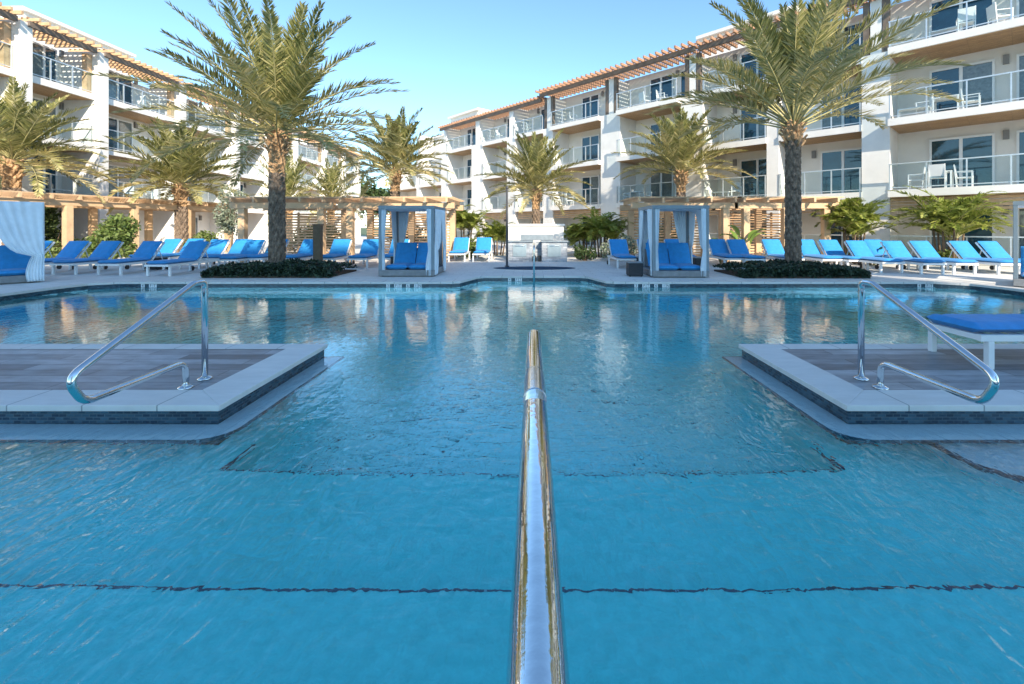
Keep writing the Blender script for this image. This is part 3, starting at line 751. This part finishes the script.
def trunk_mesh(H, r0, r1, rows_per_m=5.2, n_around=8, split=None, seg=54, bulge=.35):
    mb = MB(); nz = int(H*26); rings = []
    for j in range(nz+1):
        z = H*j/nz; k = j/nz
        r = r0+(r1-r0)*k + .25*r0*max(0, 1-z/.5)**2 + (bulge*r1*max(0, 1-abs(z-(H-.35))/.55) if bulge else 0)
        row = []
        for i in range(seg):
            th = 2*math.pi*i/seg
            a = th*n_around/(2*math.pi); b = z*rows_per_m
            u1 = (a + b*.5) % 1.0; u2 = (a - b*.5) % 1.0
            dia = min(u1,1-u1,u2,1-u2)*2          # 0 on diamond edges
            lift = (.5-abs(((b)%1.0)-.5))
            rr = r*(1 + .30*min(1,dia*1.7) - .12 + .16*lift) + .012*math.sin(13*th+5*z)*math.sin(9*z)
            row.append(mb.vert((rr*math.cos(th), rr*math.sin(th), z)))
        rings.append(row)
    for j in range(nz):
        mi = 1 if (split is not None and H*(j+.5)/nz > split) else 0  # orange above the split; on the two tall palms this paints the sunlit part
        for i in range(seg): mb.face((rings[j][i],rings[j][(i+1)%seg],rings[j+1][(i+1)%seg],rings[j+1][i]), mi, None, False)
    mb.face(rings[-1]); return mb
def date_palm(label, px, d, H, rt, L, nf, seed, nl=40, ll=.45, wid=.045, emin=-12, split=None, spread=1.0, lean=0, z0=0, bulge=.3, bare=.15):
    rng = random.Random(seed)
    t = thing('date_palm', label, 'palm tree', (gx(px,d),d,z0), 0, 'date palms around the pool')
    trunk_mesh(H, rt*1.12, rt, split=split if split is not None else H-1.2, bulge=bulge).build('trunk', [M['trunk'], M['trunk_top']], t)
    mb = MB()
    for i in range(nf):
        k = (i+.5)/nf; az = i*2.39996+rng.uniform(-.25,.25)
        e0 = R(emin + (86-emin)*(k**1.05)) + rng.uniform(-.10,.10)
        dr = R(26+40*(1-k)*spread)*rng.uniform(.7,1.25)
        l = L*rng.uniform(.85,1.1)*(1.0 if k<.85 else .85)
        rb = rt*.75*(1-k*.7)
        frond(mb, (rb*math.cos(az), rb*math.sin(az), H-.25+.55*k), az, e0, l, dr, rng, nl, ll, wid, bare, .55, 0, 1, bias=.40*(1-k)**1.6-.08, rr=.03, sway=rng.uniform(-.3,.3))
    # cut petiole stubs under the crown
    for i in range(26):
        az = i*2.39996; z = H-.85+.75*i/26
        a = Vector((rt*.9*math.cos(az), rt*.9*math.sin(az), z)); b = a+Vector((.22*math.cos(az), .22*math.sin(az), .26))
        mb.tube([a,b],[.05,.03],5,2)
    mb.build('crown', [M['frond'], M['rachis'], M['trunk_top']], t)
    return t
date_palm('tallest left date palm with a thick dark trunk rising from the left hedge', 277, 14.0, 4.45, .185, 3.9, 66, 11, nl=92, ll=.60, wid=.046, spread=.55, emin=0, split=3.1)  # split set at the shadow edge, sunlit bark colour above it
date_palm('tall right date palm with a patterned dark trunk rising from the right hedge', 793, 14.0, 4.70, .178, 4.1, 58, 23, nl=92, ll=.60, wid=.046, emin=20, spread=.5, split=4.1, bare=.22)  # bark colour changes where the shadow edge crosses the trunk
date_palm('sunlit date palm at the far left edge above the long pergola', 12, 19.2, 4.3, .23, 3.5, 56, 5, nl=70, ll=.62, wid=.055, emin=-4, spread=.7)
date_palm('sunlit date palm between the long pergola and the left building', 181, 23.5, 3.7, .22, 3.4, 56, 6, nl=66, ll=.62, wid=.07, emin=-6, spread=.7)
date_palm('date palm standing behind the left cabana against the sky', 395, 25.0, 4.6, .22, 3.3, 56, 8, nl=66, ll=.62, wid=.065, emin=-2, spread=.6)
date_palm('golden date palm behind the low white wall in the centre', 536, 27.0, 3.7, .19, 3.5, 50, 9, nl=66, ll=.62, wid=.07, emin=-4, spread=.7)
date_palm('date palm in front of the right building behind the right cabana', 681, 24.6, 4.5, .2, 3.6, 52, 10, nl=66, ll=.62, wid=.065, emin=8, spread=.6)
date_palm('low feathery date palm half hidden behind the big left trunk', 288, 27.5, 3.1, .2, 2.9, 40, 12, nl=34, ll=.5, wid=.065, emin=-5)
date_palm('small date palm above the pergola between the big left palm and the left cabana', 331, 31.0, 3.3, .2, 3.0, 40, 13, nl=34, ll=.5, wid=.07, emin=-8)
def areca(label, px, d, H, nst, L, seed, z0=0, nfr=6, name='areca_palm'):
    rng = random.Random(seed)
    t = thing(name, label, 'palm bush', (gx(px,d),d,z0), 0, 'feathery areca palms')
    mb = MB(); sb = MB()
    for i in range(nst):
        az = i*2.4; r = .25*math.sqrt(i/nst)*1.6; h = H*rng.uniform(.55,1.0)
        a = Vector((r*math.cos(az), r*math.sin(az), 0)); b = a + Vector((.35*r*math.cos(az), .35*r*math.sin(az), h))
        sb.tube([a, a.lerp(b,.5)+Vector((0,0,.02)), b], [.045,.04,.03], 6, 0)
        for k in range(nfr):
            aa = k*2*math.pi/nfr+rng.uniform(-.4,.4)+i
            frond(mb, b, aa, R(rng.uniform(30,78)), L*rng.uniform(.75,1.1), R(rng.uniform(55,100)), rng, 34, .40, .06, .12, .35, 0, 1, bias=rng.uniform(-.1,.15), rr=.014)
    sb.build('stem', M['twig'], t); mb.build('crown', [M['areca'], M['rachis']], t); return t
areca('bright areca palm clump beside the end of the right pergola', 853, 18.2, 1.85, 9, 1.4, 31, nfr=8)
areca('tall bright areca palm behind the sunlit right loungers', 950, 17.0, 1.65, 10, 2.0, 32, nfr=8)
areca('narrow areca palm right of the left cabana', 464, 23.0, 1.9, 6, 1.6, 33, nfr=9)
areca('dense areca palm clump right of the low white wall', 604, 22.0, 1.2, 10, 1.75, 34, nfr=8)
areca('areca palm leaning beside the low white wall on its right', 583, 23.0, .9, 6, 1.4, 35, nfr=8)
areca('thin areca palm left of the low white wall', 497, 23.5, 1.1, 6, 1.4, 36, nfr=8)
def leaf_cloud(mb, rng, c, rad, n, size, mi=0, shell=.55, bias=0, lumps=7):
    L = [(Vector((rng.uniform(-.6,.6)*rad[0], rng.uniform(-.6,.6)*rad[1], rng.uniform(-.45,.6)*rad[2])), rng.uniform(.35,.6)) for _ in range(lumps)]
    for _ in range(n):
        lc, lr = rng.choice(L)
        v = Vector((rng.gauss(0,1),rng.gauss(0,1),rng.gauss(0,1))).normalized()*(shell+(1-shell)*rng.random())*lr
        p = Vector(c)+lc+Vector((v.x*rad[0],v.y*rad[1],v.z*rad[2]))
        if p.z < .02: p.z = rng.uniform(.02,.12)
        a = Vector((rng.gauss(0,1),rng.gauss(0,1),rng.gauss(0,1)+.5)).normalized(); b = a.orthogonal().normalized()
        b = Matrix.Rotation(rng.uniform(0,6.28),3,a) @ b; w = a.cross(b)
        s = size*rng.uniform(.6,1.3); var = min(1,max(0,.5+bias+rng.uniform(-.4,.4)))
        mb.quad(p-b*s, p+w*s*.45, p+b*s, p-w*s*.45, mi, var)
def shrub(name, label, cat, px, d, rad, n, size, mat, seed, zc=None, group=None, z0=0, lumps=8, bias=0):
    rng = random.Random(seed)
    t = thing(name, label, cat, (gx(px,d),d,z0), 0, group)
    mb = MB(); zc = rad[2]*.85 if zc is None else zc
    leaf_cloud(mb, rng, (0,0,zc), rad, n, size, lumps=lumps, bias=bias); mb.build('foliage', M[mat], t)
    mb = MB()
    for i in range(6):
        az = i*1.05+rng.random(); mb.tube([(0.05*math.cos(az),.05*math.sin(az),0),(rad[0]*.3*math.cos(az),rad[1]*.3*math.sin(az),zc*.6),(rad[0]*.5*math.cos(az),rad[1]*.5*math.sin(az),zc*1.15)],[.03,.022,.01],5)
    mb.build('stem', M['twig'], t); return t
shrub('leafy_bush','big light green leafy bush behind the left front loungers','bush',112,18.0,(1.25,.8,1.15),3600,.09,'shrub',41)
shrub('leafy_bush','bright yellow green bush behind the knotted curtain at far left','bush',36,17.6,(.9,.6,.55),1600,.08,'shrub',42,bias=.15)
shrub('leafy_bush','round yellow green bush behind the pale loungers in front of the left building','bush',208,20.5,(.95,.6,.75),2000,.08,'shrub',43,bias=.1)
shrub('leafy_bush','dark leafy bush under the long pergola at far left','bush',50,20.8,(1.3,.8,1.5),2600,.1,'tree',44)
shrub('leafy_bush','small green bush right of the low white wall','bush',585,19.6,(.6,.45,.45),1000,.07,'tree',45)
shrub('leafy_bush','pale bush at the foot of the areca clump left of the right pergola','bush',618,19.6,(.8,.5,.6),1300,.08,'olive',46)
shrub('leafy_bush','yellow green bush behind the pale lounger right of the left cabana','bush',470,21.5,(.8,.5,.5),1200,.08,'shrub',47)
shrub('leafy_bush','bush growing behind the slat screen of the right cabana pergola','bush',668,22.0,(1.2,.5,.9),1800,.09,'shrub',48)
shrub('leafy_bush','bush growing behind the slat screen right of the left palm','bush',318,22.0,(1.5,.5,1.0),2200,.09,'shrub',49)
shrub('leafy_bush','dark bush growing behind the slat screen of the left cabana','bush',405,22.0,(1.4,.5,.9),2000,.09,'tree',50)
shrub('leafy_bush','low bush below the tall areca palm behind the sunlit loungers','bush',957,16.9,(.8,.4,.35),900,.07,'shrub',51)
def tree(name,label,px,d,H,rad,n,size,mat,seed,tr=.12):
    rng = random.Random(seed); t = thing(name,label,'tree',(gx(px,d),d,0))
    mb = MB(); zc = H-rad[2]
    mb.tube([(0,0,0),(.06,.03,H*.3),(-.05,.02,H*.6)],[tr,tr*.8,tr*.5],8)
    for i in range(7):
        az = i*.9+rng.random(); mb.tube([(0,0,H*(.3+.04*i)),(rad[0]*.3*math.cos(az),rad[1]*.3*math.sin(az),zc),(rad[0]*.6*math.cos(az),rad[1]*.6*math.sin(az),zc+rad[2]*.4)],[tr*.5,tr*.3,tr*.12],5)
    mb.build('trunk', M['twig'], t)
    mb = MB(); leaf_cloud(mb, rng, (0,0,zc), rad, n, size, lumps=14); mb.build('crown', M[mat], t); return t
tree('olive_tree','slim silvery leaved tree between the long pergola and the slat pergola',231,22.0,3.6,(.75,.7,1.5),2200,.075,'olive',61,.05)
tree('background_tree','dark green tree in the gap between the two buildings, left one',368,66,8.6,(3.2,2,3.0),3000,.3,'tree',62,.2)
tree('background_tree','dark green tree in the gap between the two buildings, right one',383,70,7.6,(3.0,2,2.4),2600,.3,'tree',63,.2)
tree('background_tree','tree low in the gap beside the end of the left building',357,80,10.0,(3.0,2,3.0),2400,.35,'tree',64,.2)
# clipped hedges round the big palms
def hedge(label, x0, x1, y0, y1, h, seed):
    rng = random.Random(seed); t = thing('low_hedge', label, 'hedge', ((x0+x1)/2,(y0+y1)/2,0))
    w, dd = (x1-x0)/2, (y1-y0)/2; mb = MB()
    for _ in range(9000):
        u, v = rng.uniform(-1,1), rng.uniform(-1,1); sp = (1-max(abs(u)**6, abs(v)**6)*.45)
        hh = h*(.82+.13*math.sin(5.3*u*w+1)*math.cos(3.1*u*w)+.08*math.sin(11*u*w+3*v))*sp
        side = rng.random()<.55
        z = rng.uniform(.02,hh) if side else hh*rng.uniform(.8,1.08)
        if side: v = -1+abs(rng.gauss(0,.16)); v = min(v,1)
        p = Vector((u*w, v*dd, z)); a = Vector((rng.gauss(0,1),rng.gauss(0,1)-.4,rng.gauss(0,1)+.6)).normalized(); b = Matrix.Rotation(rng.uniform(0,6.28),3,a) @ a.orthogonal().normalized(); q = a.cross(b)
        s = rng.uniform(.03,.065); mb.quad(p-b*s,p+q*s*.55,p+b*s,p-q*s*.55,0,rng.random())
    mb.build('foliage', M['hedge'], t)
    mb = MB(); mb.box(-w*.98,-dd*.98,.0,w*.98,dd*.98,.05); mb.build('soil_bed', M['soil'], t)
    mb = MB()
    for i in range(10): mb.tube([(-w*.9+i*w*.2,0,.05),(-w*.9+i*w*.2+.05,-.05,h*.7)],[.015,.008],4)
    mb.build('stem', M['twig'], t)
hedge('dark clipped hedge around the foot of the big left palm', gx(208,13.2), gx(334,13.2), 12.9, 15.0, .42, 71)
hedge('dark clipped hedge around the foot of the big right palm', gx(737,13.2), gx(861,13.2), 12.8, 15.0, .40, 72)
def paddle_plant(name, label, px, d, n, Hs, L, mat, seed, wide=.13, up=60):
    rng = random.Random(seed); t = thing(name,label,'plant',(gx(px,d),d,0)); mb = MB(); sb = MB()
    for i in range(n):
        az = i*2.4+rng.random(); e = R(up+rng.uniform(-18,18)); p = Vector((.06*math.cos(az),.06*math.sin(az),0)); hs = Hs*rng.uniform(.7,1.1)
        q = p+Vector((.2*math.cos(az),.2*math.sin(az),hs)); sb.tube([p,p.lerp(q,.5),q],[.025,.02,.014],5)
        var = rng.uniform(.2,.9); prev=None; m=7
        for k in range(m+1):
            s=k/m; ee=e-R(70)*s*s; q2 = q+Vector((math.cos(az)*math.cos(ee),math.sin(az)*math.cos(ee),math.sin(ee)))*(L/m) if k else q
            W = Vector((-math.sin(az),math.cos(az),0))*wide*math.sin(math.pi*(.06+.92*s))
            cur=(q2-W+Vector((0,0,.04)), q2, q2+W+Vector((0,0,.04)))
            if prev: mb.quad(prev[0],prev[1],cur[1],cur[0],0,var); mb.quad(prev[1],prev[2],cur[2],cur[1],0,var)
            prev=cur; q=q2
    sb.build('stem', M['twig'] if Hs<.3 else M['rachis'], t); mb.build('foliage', M[mat], t)
paddle_plant('paddle_leaf_plant','plant with big paddle leaves in front of the right pergola',744,18.0,7,.95,.85,'banana',81)
paddle_plant('agave_plant','dark spiky agave behind the sunlit right loungers',872,17.2,12,.35,.75,'tree',82,.07,50)
paddle_plant('paddle_leaf_plant','pale paddle leaved plant behind the lounger right of the right cabana',722,18.0,5,.7,.6,'banana',83)

# ------------------------------------------------------------------ balcony furniture
def make_chair():
    t = thing('balcony_chair','', 'chair'); mt = M['white_metal']
    for sx in (-1,1):
        mb = MB(); mb.bar((sx*.24,.22,0),(sx*.24,.22,.64),.035,.035); mb.build('leg', mt, t)
        mb = MB(); mb.bar((sx*.24,-.22,0),(sx*.24,-.30,.95),.035,.035); mb.build('leg', mt, t)
        mb = MB(); mb.bar((sx*.24,.25,.655),(sx*.24,-.27,.655),.045,.025); mb.build('armrest', mt, t)
    mb = MB(); mb.box(-.222,-.225,.40,.222,.24,.44); mb.build('seat', mt, t)
    mb = MB()
    B = Matrix.Translation((0,-.235,.46)) @ Matrix.Rotation(R(9),4,'X')
    mb.box(-.222,-.015,0,.222,.012,.48,0,B); mb.build('backrest', mt, t); return t
def make_table(w=.8,d=.8,h=.72,name='balcony_table'):
    t = thing(name,'','table'); mt = M['white_metal']
    mb = MB(); mb.box(-w/2,-d/2,h-.04,w/2,d/2,h); mb.build('tabletop', mt, t, bevel=.005)
    for a in (-1,1):
        for b in (-1,1): mb = MB(); mb.box(a*(w/2-.03)-.025,b*(d/2-.03)-.025,0,a*(w/2-.03)+.025,b*(d/2-.03)+.025,h-.043); mb.build('leg', mt, t)
    return t
chair0 = make_chair(); table0 = make_table(); low0 = make_table(1.0,.5,.42,'low_table'); used = set()
def put(p, root, x, y, z, rz, label, group):
    o = p if p.name not in used else copy_tree(p)
    used.add(p.name); o.location = xf(root,(x,y,z)); o.rotation_euler = (0,0,root.rotation_euler.z+rz)
    tag(o, label, o['category'], group); return o
gc, gt = 'white chairs on the balconies','white tables on the balconies'
put(table0, RB, -1.75,-.55,6.0,0,'white table on the third storey balcony right of the big right palm',gt)
put(chair0, RB, -1.05,-.55,6.0,R(-90),'white chair left of the table on the third storey balcony right of the palm',gc)
put(chair0, RB, -2.5,-.55,6.0,R(90),'white chair right of the table on the third storey balcony right of the palm',gc)
put(low0, RB, -.75,-.15,6.0,0,'low white bench table at the pier end of the third storey balcony on the right',gt)
put(table0, RB, -1.55,-.5,3.0,0,'white table on the second storey balcony above the tall areca palm',gt)
put(chair0, RB, -.8,-.5,3.0,R(-90),'white chair left of the table on the second storey balcony above the areca palm',gc)
put(chair0, RB, -1.55,.18,3.0,R(180),'white chair with its back to the rail above the tall areca palm',gc)
put(chair0, RB, -2.3,-.5,3.0,R(90),'white chair right of the table on the second storey balcony above the areca palm',gc)
put(chair0, RB, -2.35,-.1,9.0,R(190),'white chair with its back to the rail on the top balcony at upper right',gc)
put(low0, RB, -1.75,-.3,9.0,0,'low white table on the top balcony at upper right',gt)
put(chair0, RB, -3.3,-.4,9.0,R(120),'white chair at the picture edge on the top balcony at upper right',gc)
put(chair0, RB, 12.4,-.3,9.0,R(160),'white chair on the top balcony above the palm behind the right cabana',gc)
put(chair0, RB, 11.3,-.5,9.0,R(100),'second white chair on the top balcony, nearer the wide right pier',gc)
put(table0, RB, 13.0,-.4,3.0,0,'white table on the second storey balcony above the right cabana',gt)
put(chair0, RB, 13.7,-.4,3.0,R(-90),'white chair left of the table on the second storey balcony above the right cabana',gc)
put(chair0, RB, 12.2,-.3,3.0,R(120),'white chair right of the table on the second storey balcony above the right cabana',gc)
put(chair0, RB, 18.6,-.5,9.0,R(120),'white chair on the top balcony over the golden centre palm',gc)
put(chair0, RB, 19.2,-.6,3.0,R(150),'white chair on the second storey balcony right of the golden centre palm',gc)
put(low0, RB, 7.6,-.6,3.0,0,'low white table on the second storey balcony between two piers left of the right palm',gt)
put(chair0, RB, 6.9,-.8,3.0,R(30),'white chair in the corner of the second storey balcony left of the right palm',gc)
put(chair0, RB, 27.2,-.4,9.0,R(90),'white chair on the far top balcony left of the lower roof pergola step',gc)
put(chair0, RB, 23.2,-.4,9.0,R(120),'white chair on the top balcony just left of the taller roof pergola',gc)
put(chair0, LB, ly(28.6),-.5,8.6,R(100),'white chair on the top balcony of the left building behind the roof pergola',gc)
put(chair0, LB, ly(27.6),-.5,2.95,R(120),'white chair on the second storey balcony of the left building right of the white pier',gc)
put(table0, LB, ly(28.5),-.6,2.95,0,'white table on the second storey balcony of the left building',gt)
put(chair0, LB, ly(29.4),-.6,2.95,R(-100),'white chair at the far side of the table on the left building balcony',gc)
put(low0, LB, ly(23.6),-.7,2.95,0,'low white table on the second storey balcony above the long pergola',gt)

# ------------------------------------------------------------------ light, sky, camera
SUN_EL = R(31); sh = Vector((.42,-.907)).normalized()
to_sun = Vector((sh.x*math.cos(SUN_EL), sh.y*math.cos(SUN_EL), math.sin(SUN_EL)))
ld = bpy.data.lights.new('sun','SUN'); ld.energy = 2.6; ld.angle = R(.5); ld.color = (1,.88,.71)
lo = bpy.data.objects.new('sun', ld); col.objects.link(lo); lo.rotation_euler = (-to_sun).to_track_quat('-Z','Y').to_euler(); lo.location = (20,-20,30)
w = bpy.data.worlds.new('World'); scn.world = w; w.use_nodes = True; nt = w.node_tree
sky = nt.nodes.new('ShaderNodeTexSky'); sky.sky_type = 'NISHITA'; sky.sun_disc = False
sky.sun_elevation = SUN_EL; sky.sun_rotation = math.atan2(sh.x, sh.y); sky.air_density = .95; sky.dust_density = .0; sky.ozone_density = 4.0
bg = nt.nodes['Background']; bg.inputs['Strength'].default_value = .15; tint = nt.nodes.new('ShaderNodeMix'); tint.data_type = 'RGBA'; tint.blend_type = 'MULTIPLY'; tint.inputs[0].default_value = 1
tint.inputs[7].default_value = (.63,.69,.65,1)
nt.links.new(sky.outputs[0], tint.inputs[6]); nt.links.new(tint.outputs[2], bg.inputs['Color'])
cam = bpy.data.cameras.new('camera'); co = bpy.data.objects.new('camera', cam); col.objects.link(co); scn.camera = co
co.location = (0,0,EYE); co.rotation_euler = (R(90),0,0)
cam.sensor_width = 36; cam.lens = F/1024*36; cam.shift_x = -(VX-512)/1024; cam.shift_y = -(342-VY)/1024; cam.clip_start = .02; cam.clip_end = 3000
scn.view_settings.view_transform = 'Standard'; scn.view_settings.look = 'None'; scn.view_settings.gamma = 1; scn.view_settings.exposure = 1.75
scn.cycles.max_bounces = 10; scn.cycles.transparent_max_bounces = 16
